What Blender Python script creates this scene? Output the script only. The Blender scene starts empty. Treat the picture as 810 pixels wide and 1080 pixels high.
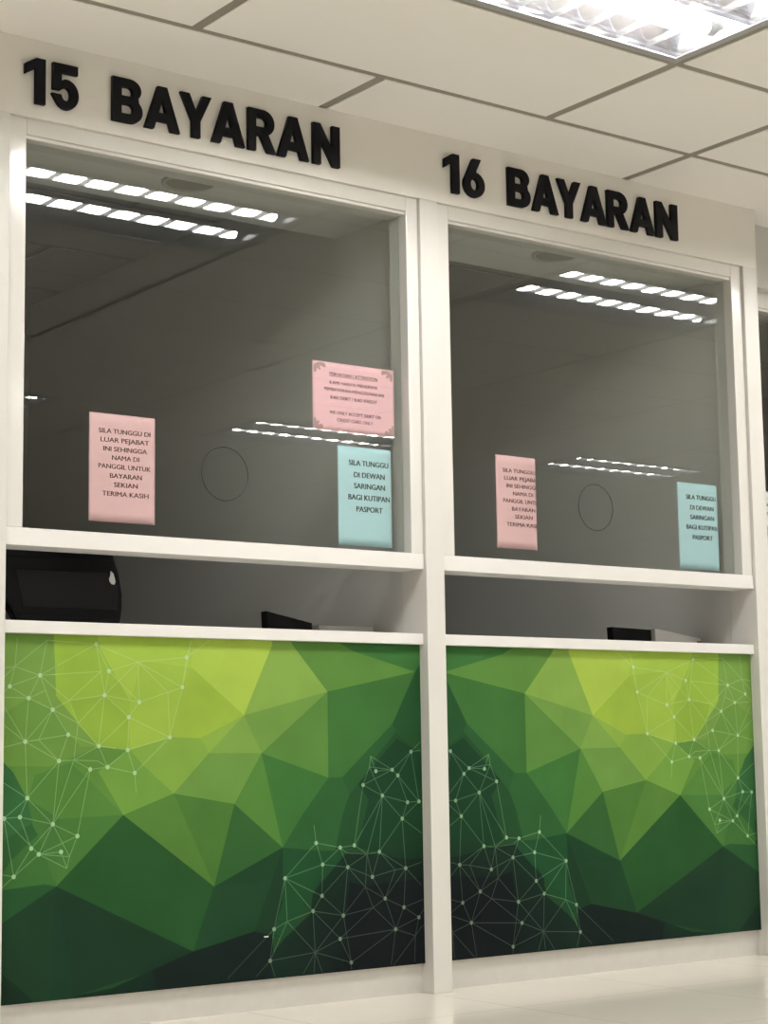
import bpy, bmesh, math, random
from mathutils import Vector, Matrix
from mathutils.geometry import delaunay_2d_cdt

random.seed(4)
SC = bpy.context.scene
COL = SC.collection

# ------------------------------------------------------------------ helpers
def lin(c):
    c = c / 255.0
    return c / 12.92 if c <= 0.04045 else ((c + 0.055) / 1.055) ** 2.4

def mat(name, col, rough=0.6, metal=0.0, noise=0.0, scale=20.0, spec=0.5, bump=0.0, coat=0.0):
    m = bpy.data.materials.new(name)
    m.use_nodes = True
    nt = m.node_tree
    b = nt.nodes['Principled BSDF']
    b.inputs['Base Color'].default_value = (*col, 1)
    b.inputs['Roughness'].default_value = rough
    b.inputs['Metallic'].default_value = metal
    b.inputs['Specular IOR Level'].default_value = spec
    b.inputs['Coat Weight'].default_value = coat
    if noise or bump:
        tc = nt.nodes.new('ShaderNodeTexCoord')
        n = nt.nodes.new('ShaderNodeTexNoise')
        n.inputs['Scale'].default_value = scale
        n.inputs['Detail'].default_value = 5
        nt.links.new(tc.outputs['Object'], n.inputs['Vector'])
        if noise:
            mx = nt.nodes.new('ShaderNodeMix'); mx.data_type = 'RGBA'
            mx.inputs['A'].default_value = (*[c * (1 - noise) for c in col], 1)
            mx.inputs['B'].default_value = (*[min(1, c * (1 + noise)) for c in col], 1)
            nt.links.new(n.outputs['Fac'], mx.inputs['Factor'])
            nt.links.new(mx.outputs['Result'], b.inputs['Base Color'])
        if bump:
            bp = nt.nodes.new('ShaderNodeBump')
            bp.inputs['Strength'].default_value = bump
            bp.inputs['Distance'].default_value = 0.002
            nt.links.new(n.outputs['Fac'], bp.inputs['Height'])
            nt.links.new(bp.outputs['Normal'], b.inputs['Normal'])
    return m

def box(bm, x0, x1, y0, y1, z0, z1, mi=0):
    v = [bm.verts.new(p) for p in ((x0,y0,z0),(x1,y0,z0),(x1,y1,z0),(x0,y1,z0),(x0,y0,z1),(x1,y0,z1),(x1,y1,z1),(x0,y1,z1))]
    for f in ((0,3,2,1),(4,5,6,7),(0,1,5,4),(1,2,6,5),(2,3,7,6),(3,0,4,7)):
        fc = bm.faces.new([v[i] for i in f]); fc.material_index = mi

def prism(bm, pts, axis, a, b, mi=0):
    """closed outline in the two other axes, extruded along axis from a to b"""
    def P(p, t):
        return {'x': (t, p[0], p[1]), 'y': (p[0], t, p[1]), 'z': (p[0], p[1], t)}[axis]
    A = [bm.verts.new(P(p, a)) for p in pts]
    B = [bm.verts.new(P(p, b)) for p in pts]
    n = len(pts)
    fs = [bm.faces.new(A), bm.faces.new(B)]
    for i in range(n):
        fs.append(bm.faces.new((A[i], A[(i+1) % n], B[(i+1) % n], B[i])))
    for f in fs: f.material_index = mi
    bmesh.ops.recalc_face_normals(bm, faces=fs)

def cyl(bm, p0, p1, r, seg=16, mi=0, r1=None):
    p0 = Vector(p0); p1 = Vector(p1); d = (p1 - p0)
    M = Matrix.Translation((p0 + p1) / 2) @ d.to_track_quat('Z', 'Y').to_matrix().to_4x4()
    g = bmesh.ops.create_cone(bm, cap_ends=True, segments=seg, radius1=r, radius2=r if r1 is None else r1, depth=d.length, matrix=M)
    for f in {f for v in g['verts'] for f in v.link_faces}:
        f.material_index = mi

def obj(name, bm, mats, parent=None, bevel=0.0, smooth=False, loc=None):
    if isinstance(bm, bmesh.types.BMesh):
        me = bpy.data.meshes.new(name); bm.to_mesh(me); bm.free()
    else:
        me = bm
    for m in (mats if isinstance(mats, (list, tuple)) else [mats]):
        me.materials.append(m)
    o = bpy.data.objects.new(name, me); COL.objects.link(o)
    if parent is not None:
        o.parent = parent
        o.location = -parent.location
    if loc is not None: o.location = loc
    if bevel:
        md = o.modifiers.new('edge', 'BEVEL'); md.width = bevel; md.segments = 2; md.limit_method = 'ANGLE'
    if smooth:
        for p in me.polygons: p.use_smooth = True
    return o

def thing(name, label, cat, loc, group=None):
    o = bpy.data.objects.new(name, None); COL.objects.link(o)
    o.location = loc; o.empty_display_size = 0.1
    return tag(o, label, cat, group)

def tag(o, label, cat, group=None):
    o['label'] = label; o['category'] = cat
    if group: o['group'] = group
    return o

def struct(o):
    o['kind'] = 'structure'
    return o

def sempty(name, loc):
    o = bpy.data.objects.new(name, None); COL.objects.link(o); o.location = loc
    o['kind'] = 'structure'
    return o

# ------------------------------------------------------------------ measures (metres; the wall front is y = 0, the hall is y < 0)
H = 2.6
BAYS = [(2.0365, 3.3975), (3.4666, 4.8406)]
POSTS = [(1.967, 2.0365), (3.3975, 3.4666), (4.8406, 4.9115)]
X0, X1, YB = -4.0, 12.0, -9.0     # hall
YO = 3.2                          # office back wall

# ------------------------------------------------------------------ materials
M_wall = mat('wall_paint', (0.77, 0.75, 0.70), 0.55, noise=0.02, scale=6, bump=0.05)
M_post = mat('post_paint', (0.64, 0.625, 0.585), 0.45, noise=0.015, scale=5)
M_hall = mat('hall_paint', (0.78, 0.76, 0.71), 0.6)
M_frame = mat('white_frame', (0.68, 0.665, 0.625), 0.13, spec=0.5)
M_board = mat('white_board', (0.73, 0.715, 0.69), 0.35)
M_skirt = mat('skirting_beige', (0.57, 0.55, 0.51), 0.5, noise=0.06, scale=30)
M_tile = mat('ceiling_tile', (0.88, 0.86, 0.82), 0.9, noise=0.015, scale=3)
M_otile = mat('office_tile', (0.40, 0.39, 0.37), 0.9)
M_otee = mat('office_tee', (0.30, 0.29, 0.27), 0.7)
M_tee = mat('tee_bar', (0.27, 0.245, 0.20), 0.6)
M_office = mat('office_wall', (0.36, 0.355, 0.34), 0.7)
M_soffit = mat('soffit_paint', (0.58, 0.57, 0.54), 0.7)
M_part = mat('partition_paint', (0.62, 0.605, 0.58), 0.5)
M_carpet = mat('office_vinyl', (0.62, 0.60, 0.57), 0.7, noise=0.04, scale=8)
M_letter = mat('black_letter', (0.005, 0.005, 0.007), 0.6, spec=0.15, noise=0.2, scale=200)
M_black = mat('black_plastic', (0.003, 0.003, 0.0035), 0.5, spec=0.12)
M_black2 = mat('black_satin', (0.011, 0.0105, 0.010), 0.55, spec=0.12)
M_grey = mat('grey_plastic', (0.42, 0.41, 0.39), 0.6)
M_lgrey = mat('light_grey_plastic', (0.62, 0.60, 0.57), 0.5)
M_brown = mat('brown_tab', (0.22, 0.10, 0.05), 0.6)
M_badge = mat('badge_silver', (0.62, 0.62, 0.60), 0.35)
M_rim = mat('lamp_rim', (0.40, 0.40, 0.41), 0.35, metal=0.3)
M_house = mat('lamp_housing', (0.85, 0.85, 0.85), 0.5)
M_louv = mat('louvre_white', (0.84, 0.84, 0.85), 0.4, metal=0.1)
M_blade = mat('mirror_blade', (0.80, 0.80, 0.82), 0.12, metal=0.85)
M_mirror = mat('mirror_reflector', (0.62, 0.62, 0.66), 0.16, metal=0.98)
M_cap = mat('tube_cap', (0.6, 0.6, 0.62), 0.35, metal=0.6)
M_pink = mat('pink_paper', (0.83, 0.50, 0.53), 0.8, noise=0.02, scale=12)
M_pink2 = mat('pink_paper_bright', (0.84, 0.48, 0.54), 0.8, noise=0.02, scale=12)
M_blue = mat('blue_paper', (0.46, 0.67, 0.74), 0.8, noise=0.02, scale=12)
M_white = mat('white_paper', (0.84, 0.83, 0.82), 0.8)
M_ink = mat('black_ink', (0.02, 0.018, 0.02), 0.7)
M_inkp = mat('maroon_ink', (0.10, 0.035, 0.045), 0.7)
M_orn = mat('ornament_ink', (0.45, 0.27, 0.27), 0.7)
M_ring = mat('speak_hole_rim', (0.03, 0.03, 0.028), 0.6, spec=0.2)

def floor_mat():
    m = mat('floor_tile', (0.76, 0.70, 0.59), 0.10, spec=0.6)
    nt = m.node_tree; b = nt.nodes['Principled BSDF']
    tc = nt.nodes.new('ShaderNodeTexCoord')
    br = nt.nodes.new('ShaderNodeTexBrick')
    br.offset = 0.0; br.squash = 1.0
    br.inputs['Scale'].default_value = 1.0
    br.inputs['Brick Width'].default_value = 0.6
    br.inputs['Row Height'].default_value = 0.6
    br.inputs['Mortar Size'].default_value = 0.0018
    br.inputs['Color1'].default_value = (0.87, 0.815, 0.715, 1)
    br.inputs['Color2'].default_value = (0.85, 0.795, 0.70, 1)
    br.inputs['Mortar'].default_value = (0.60, 0.55, 0.46, 1)
    mp = nt.nodes.new('ShaderNodeMapping'); mp.inputs['Location'].default_value = (0.21, 0.38, 0)
    n = nt.nodes.new('ShaderNodeTexNoise'); n.inputs['Scale'].default_value = 2.2; n.inputs['Detail'].default_value = 6
    mx = nt.nodes.new('ShaderNodeMix'); mx.data_type = 'RGBA'; mx.blend_type = 'MULTIPLY'
    mx.inputs['Factor'].default_value = 0.12
    nt.links.new(tc.outputs['Object'], mp.inputs['Vector'])
    nt.links.new(mp.outputs['Vector'], br.inputs['Vector'])
    nt.links.new(tc.outputs['Object'], n.inputs['Vector'])
    nt.links.new(br.outputs['Color'], mx.inputs['A'])
    nt.links.new(n.outputs['Fac'], mx.inputs['B'])
    nt.links.new(mx.outputs['Result'], b.inputs['Base Color'])
    return m
M_floor = floor_mat()

def glass_mat():
    m = bpy.data.materials.new('window_glass'); m.use_nodes = True
    nt = m.node_tree; nt.nodes.clear()
    out = nt.nodes.new('ShaderNodeOutputMaterial')
    tr = nt.nodes.new('ShaderNodeBsdfTransparent'); tr.inputs['Color'].default_value = (0.935, 0.955, 0.94, 1)
    gl = nt.nodes.new('ShaderNodeBsdfGlossy'); gl.inputs['Roughness'].default_value = 0.0
    gl.inputs['Color'].default_value = (1, 1, 1, 1)
    geo = nt.nodes.new('ShaderNodeNewGeometry')
    ma = nt.nodes.new('ShaderNodeMath'); ma.operation = 'MULTIPLY_ADD'     # the pane's far face sees air outside too
    ma.inputs[1].default_value = 1 / 1.42 - 1.42; ma.inputs[2].default_value = 1.42
    fr = nt.nodes.new('ShaderNodeFresnel')
    mx = nt.nodes.new('ShaderNodeMixShader')
    nt.links.new(geo.outputs['Backfacing'], ma.inputs[0])
    nt.links.new(ma.outputs[0], fr.inputs['IOR'])
    nt.links.new(fr.outputs[0], mx.inputs[0])
    nt.links.new(tr.outputs[0], mx.inputs[1]); nt.links.new(gl.outputs[0], mx.inputs[2])
    nt.links.new(mx.outputs[0], out.inputs['Surface'])
    return m
M_glass = glass_mat()

TUBE = 110.0
def tube_mat():
    m = bpy.data.materials.new('fluorescent_tube'); m.use_nodes = True
    nt = m.node_tree; nt.nodes.clear()
    out = nt.nodes.new('ShaderNodeOutputMaterial')
    em = nt.nodes.new('ShaderNodeEmission')
    em.inputs['Color'].default_value = (1.0, 0.99, 0.97, 1)
    em.inputs['Strength'].default_value = TUBE
    nt.links.new(em.outputs[0], out.inputs['Surface'])
    return m
M_tube = tube_mat()

def art_mat():
    m = mat('printed_vinyl', (0.3, 0.5, 0.2), 0.55, spec=0.05)
    nt = m.node_tree; b = nt.nodes['Principled BSDF']
    at = nt.nodes.new('ShaderNodeAttribute'); at.attribute_name = 'print_colour'
    tc = nt.nodes.new('ShaderNodeTexCoord')
    n = nt.nodes.new('ShaderNodeTexNoise'); n.inputs['Scale'].default_value = 7; n.inputs['Detail'].default_value = 6
    mx = nt.nodes.new('ShaderNodeMix'); mx.data_type = 'RGBA'; mx.blend_type = 'OVERLAY'
    mx.inputs['Factor'].default_value = 0.18
    nt.links.new(tc.outputs['Object'], n.inputs['Vector'])
    nt.links.new(at.outputs['Color'], mx.inputs['A']); nt.links.new(n.outputs['Fac'], mx.inputs['B'])
    nt.links.new(mx.outputs['Result'], b.inputs['Base Color'])
    return m
M_art = art_mat()

# ------------------------------------------------------------------ printed artwork of the counter front: facets, then a network of lines and dots
FACETS = [
    ((40, 78, 44), [(-0.0029, 1.0575), (1.0261, 1.0737), (1.0187, 0.0441), (0.0027, 0.0529)]),
    ((156, 188, 74), [(-0.0029, 1.0575), (0.4488, 1.0771), (0.448, 0.7527), (0.2864, 0.704), (0.115, 0.7189), (0.0006, 0.6776)]),
    ((120, 158, 74), [(-0.0029, 1.0575), (0.1128, 1.0625), (0.1206, 0.8555), (0.1466, 0.842), (0.1675, 0.7851), (0.2111, 0.723), (0.107, 0.675), (0.0006, 0.6776)]),
    ((109, 150, 68), [(-0.0005, 0.7994), (0.0621, 0.8496), (0.1134, 0.8201), (0.1508, 0.7533), (0.1734, 0.7235), (0.2111, 0.723), (0.1071, 0.6741), (0.0006, 0.6776)]),
    ((153, 187, 72), [(0.1128, 1.0625), (0.2228, 1.0673), (0.2973, 0.9484), (0.2799, 0.8429), (0.278, 0.801), (0.2801, 0.7152), (0.2111, 0.723), (0.1675, 0.7851), (0.1206, 0.8555)]),
    ((146, 180, 68), [(0.1466, 0.842), (0.2239, 0.8587), (0.278, 0.801), (0.2801, 0.7152), (0.2111, 0.723), (0.1675, 0.7851)]),
    ((168, 199, 80), [(0.198, 1.0662), (0.4221, 1.076), (0.4214, 0.9346), (0.3072, 0.8431), (0.2799, 0.8429), (0.2139, 0.9813)]),
    ((160, 192, 76), [(0.3071, 0.951), (0.4214, 0.9346), (0.4152, 0.9046), (0.3695, 0.7468), (0.2801, 0.7152), (0.278, 0.801), (0.2799, 0.8429)]),
    ((174, 202, 84), [(0.4221, 1.076), (0.6136, 1.0575), (0.6133, 1.0029), (0.5436, 0.8057), (0.4214, 0.9346)]),
    ((158, 188, 72), [(0.4214, 0.9346), (0.5436, 0.8057), (0.4394, 0.7438), (0.3695, 0.7468), (0.3949, 0.8817)]),
    ((134, 172, 74), [(0.3695, 0.7468), (0.4394, 0.7438), (0.4598, 0.703), (0.3786, 0.5965), (0.3075, 0.6753), (0.2801, 0.7152)]),
    ((142, 178, 76), [(0.4394, 0.7438), (0.5436, 0.8057), (0.4598, 0.703)]),
    ((128, 166, 78), [(0.5436, 0.8057), (0.5855, 0.701), (0.4598, 0.703)]),
    ((110, 151, 72), [(0.4598, 0.703), (0.5855, 0.701), (0.5194, 0.5632), (0.3786, 0.5965)]),
    ((136, 172, 80), [(0.6136, 1.0575), (0.6514, 1.059), (0.6629, 1.0068), (0.7518, 0.8736), (0.5436, 0.8057), (0.6133, 1.0029)]),
    ((115, 156, 74), [(0.5436, 0.8057), (0.7518, 0.8736), (0.5855, 0.701)]),
    ((94, 138, 64), [(0.6514, 1.059), (0.7162, 1.0615), (0.8148, 0.9938), (0.9867, 0.935), (0.7518, 0.8736), (0.6629, 1.0068)]),
    ((62, 113, 58), [(0.7162, 1.0615), (1.0261, 1.0737), (1.0118, 0.9785), (0.9867, 0.935), (0.8148, 0.9938)]),
    ((40, 82, 46), [(1.0261, 1.0737), (1.0118, 0.9785), (0.9867, 0.935), (0.9219, 0.7802), (0.9371, 0.7488), (1.0192, 0.678)]),
    ((63, 110, 54), [(0.7518, 0.8736), (0.9867, 0.935), (0.9219, 0.7802), (0.8623, 0.7144), (0.7877, 0.6293), (0.7515, 0.6287)]),
    ((46, 90, 50), [(0.9219, 0.7802), (0.8623, 0.7144), (0.7877, 0.6293), (0.7515, 0.6287), (0.7112, 0.524), (0.7963, 0.5472), (0.8725, 0.6807), (0.9335, 0.7596)]),
    ((92, 136, 64), [(0.7518, 0.8736), (0.7515, 0.6287), (0.5855, 0.701)]),
    ((64, 114, 56), [(0.5855, 0.701), (0.7515, 0.6287), (0.6839, 0.5251), (0.6354, 0.4386)]),
    ((85, 132, 60), [(0.5855, 0.701), (0.6354, 0.4386), (0.5194, 0.5632)]),
    ((54, 98, 50), [(0.5194, 0.5632), (0.6354, 0.4386), (0.4711, 0.3436)]),
    ((78, 122, 55), [(0.3786, 0.5965), (0.5194, 0.5632), (0.4711, 0.3436)]),
    ((87, 130, 58), [(0.2659, 0.5442), (0.3786, 0.5965), (0.4711, 0.3436)]),
    ((96, 140, 62), [(0.0006, 0.6776), (0.1071, 0.6741), (0.2111, 0.723), (0.2801, 0.7152), (0.3075, 0.6753), (0.3786, 0.5965), (0.2659, 0.5442), (0.0655, 0.5038), (0.0024, 0.4834)]),
    ((116, 160, 70), [(0.2113, 0.659), (0.2801, 0.7152), (0.3075, 0.6753), (0.3786, 0.5965), (0.2659, 0.5442)]),
    ((82, 130, 60), [(0.1512, 0.6831), (0.1963, 0.6321), (0.2659, 0.5442), (0.0432, 0.5261), (0.0641, 0.5937), (0.0781, 0.6533)]),
    ((86, 132, 60), [(0.1254, 0.6746), (0.1963, 0.6321), (0.2659, 0.5442), (0.2043, 0.5358), (0.124, 0.5394), (0.0641, 0.5937)]),
    ((56, 106, 60), [(0.0004, 0.7038), (0.0331, 0.6611), (0.0623, 0.5937), (0.0824, 0.553), (0.0792, 0.5022), (0.0028, 0.4481)]),
    ((72, 118, 58), [(0.0792, 0.5022), (0.0623, 0.5937), (0.1299, 0.5398), (0.2659, 0.5442), (0.1236, 0.3689), (0.016, 0.3876), (0.0295, 0.4653)]),
    ((74, 122, 58), [(0.1299, 0.5398), (0.2659, 0.5442), (0.1236, 0.3689)]),
    ((50, 96, 52), [(0.0116, 0.4882), (0.0718, 0.5291), (0.0846, 0.5019), (0.0297, 0.4391), (0.0033, 0.3894)]),
    ((64, 112, 54), [(0.0846, 0.5019), (0.1236, 0.3689), (0.0127, 0.3662), (0.0033, 0.3894), (0.0297, 0.4391)]),
    ((44, 88, 50), [(-0.0002, 0.3663), (0.0981, 0.3761), (0.1236, 0.3689), (0.0006, 0.2752)]),
    ((42, 85, 44), [(0.2659, 0.5442), (0.4711, 0.3436), (0.4221, 0.176), (0.1236, 0.3689)]),
    ((34, 64, 42), [(0.1236, 0.3689), (0.0006, 0.2752), (0.0027, 0.0529), (0.1154, 0.0385), (0.1155, 0.1678)]),
    ((27, 50, 37), [(0.0016, 0.1753), (0.0323, 0.1418), (0.0751, 0.0915), (0.0884, 0.0303), (0.0028, 0.0414)]),
    ((30, 62, 43), [(0.1236, 0.3689), (0.1171, 0.2395), (0.1135, 0.0387), (0.1704, 0.0314), (0.1426, 0.2459), (0.1313, 0.2998)]),
    ((31, 59, 40), [(0.1236, 0.3689), (0.1313, 0.2998), (0.1426, 0.2459), (0.1704, 0.0314), (0.1691, 0.0912), (0.3082, 0.1287), (0.4221, 0.176)]),
    ((26, 46, 37), [(0.1642, 0.0771), (0.1691, 0.0912), (0.2435, 0.1002), (0.3082, 0.1287), (0.3275, 0.1379), (0.4221, 0.176), (0.4463, 0.033), (0.1645, 0.0321)]),
    ((35, 70, 43), [(0.4711, 0.3436), (0.609, 0.3503), (0.5658, 0.2158), (0.4221, 0.176)]),
    ((33, 68, 42), [(0.4711, 0.3436), (0.6354, 0.4386), (0.609, 0.3503)]),
    ((25, 36, 33), [(0.4221, 0.176), (0.5658, 0.2158), (0.6081, 0.2214), (0.6138, 0.0507), (0.3501, 0.0448), (0.3314, 0.1375)]),
    ((31, 60, 40), [(0.6354, 0.4386), (0.609, 0.3503), (0.5658, 0.2158), (0.6378, 0.1901), (0.7083, 0.3044), (0.7943, 0.4138), (0.6396, 0.4349)]),
    ((50, 96, 52), [(0.7515, 0.6287), (0.6839, 0.5251), (0.6354, 0.4386), (0.6526, 0.4294), (0.7673, 0.4227), (0.7864, 0.5207), (0.8053, 0.5798), (0.7877, 0.6293)]),
    ((40, 80, 46), [(0.7864, 0.5207), (0.7674, 0.4277), (0.7943, 0.4138), (0.8263, 0.4293), (0.8556, 0.563), (0.8285, 0.6091), (0.8053, 0.5798)]),
    ((30, 64, 40), [(0.8285, 0.6091), (0.8556, 0.563), (0.8263, 0.4293), (0.8906, 0.4006), (0.9561, 0.3713), (1.0142, 0.3865), (1.0192, 0.678), (0.9332, 0.7391)]),
    ((34, 78, 46), [(0.6354, 0.4386), (0.7943, 0.4138), (0.7983, 0.3715), (0.7263, 0.3371), (0.7083, 0.3044), (0.6378, 0.1901), (0.6102, 0.2046), (0.6342, 0.2861)]),
    ((27, 48, 36), [(0.7943, 0.4138), (0.8536, 0.4103), (0.9516, 0.3868), (1.022, 0.3861), (1.0211, 0.331), (0.8524, 0.3182), (0.8024, 0.3317), (0.7923, 0.244), (0.7034, 0.2515), (0.7083, 0.3044)]),
    ((27, 46, 37), [(0.7034, 0.2515), (0.7923, 0.244), (0.7859, 0.0786), (0.6138, 0.0507), (0.6006, 0.1415), (0.6378, 0.1901)]),
    ((24, 31, 31), [(0.8024, 0.3317), (0.8524, 0.3182), (1.0211, 0.331), (1.0208, 0.0167), (0.7859, 0.0786), (0.7923, 0.244)]),
]
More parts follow.
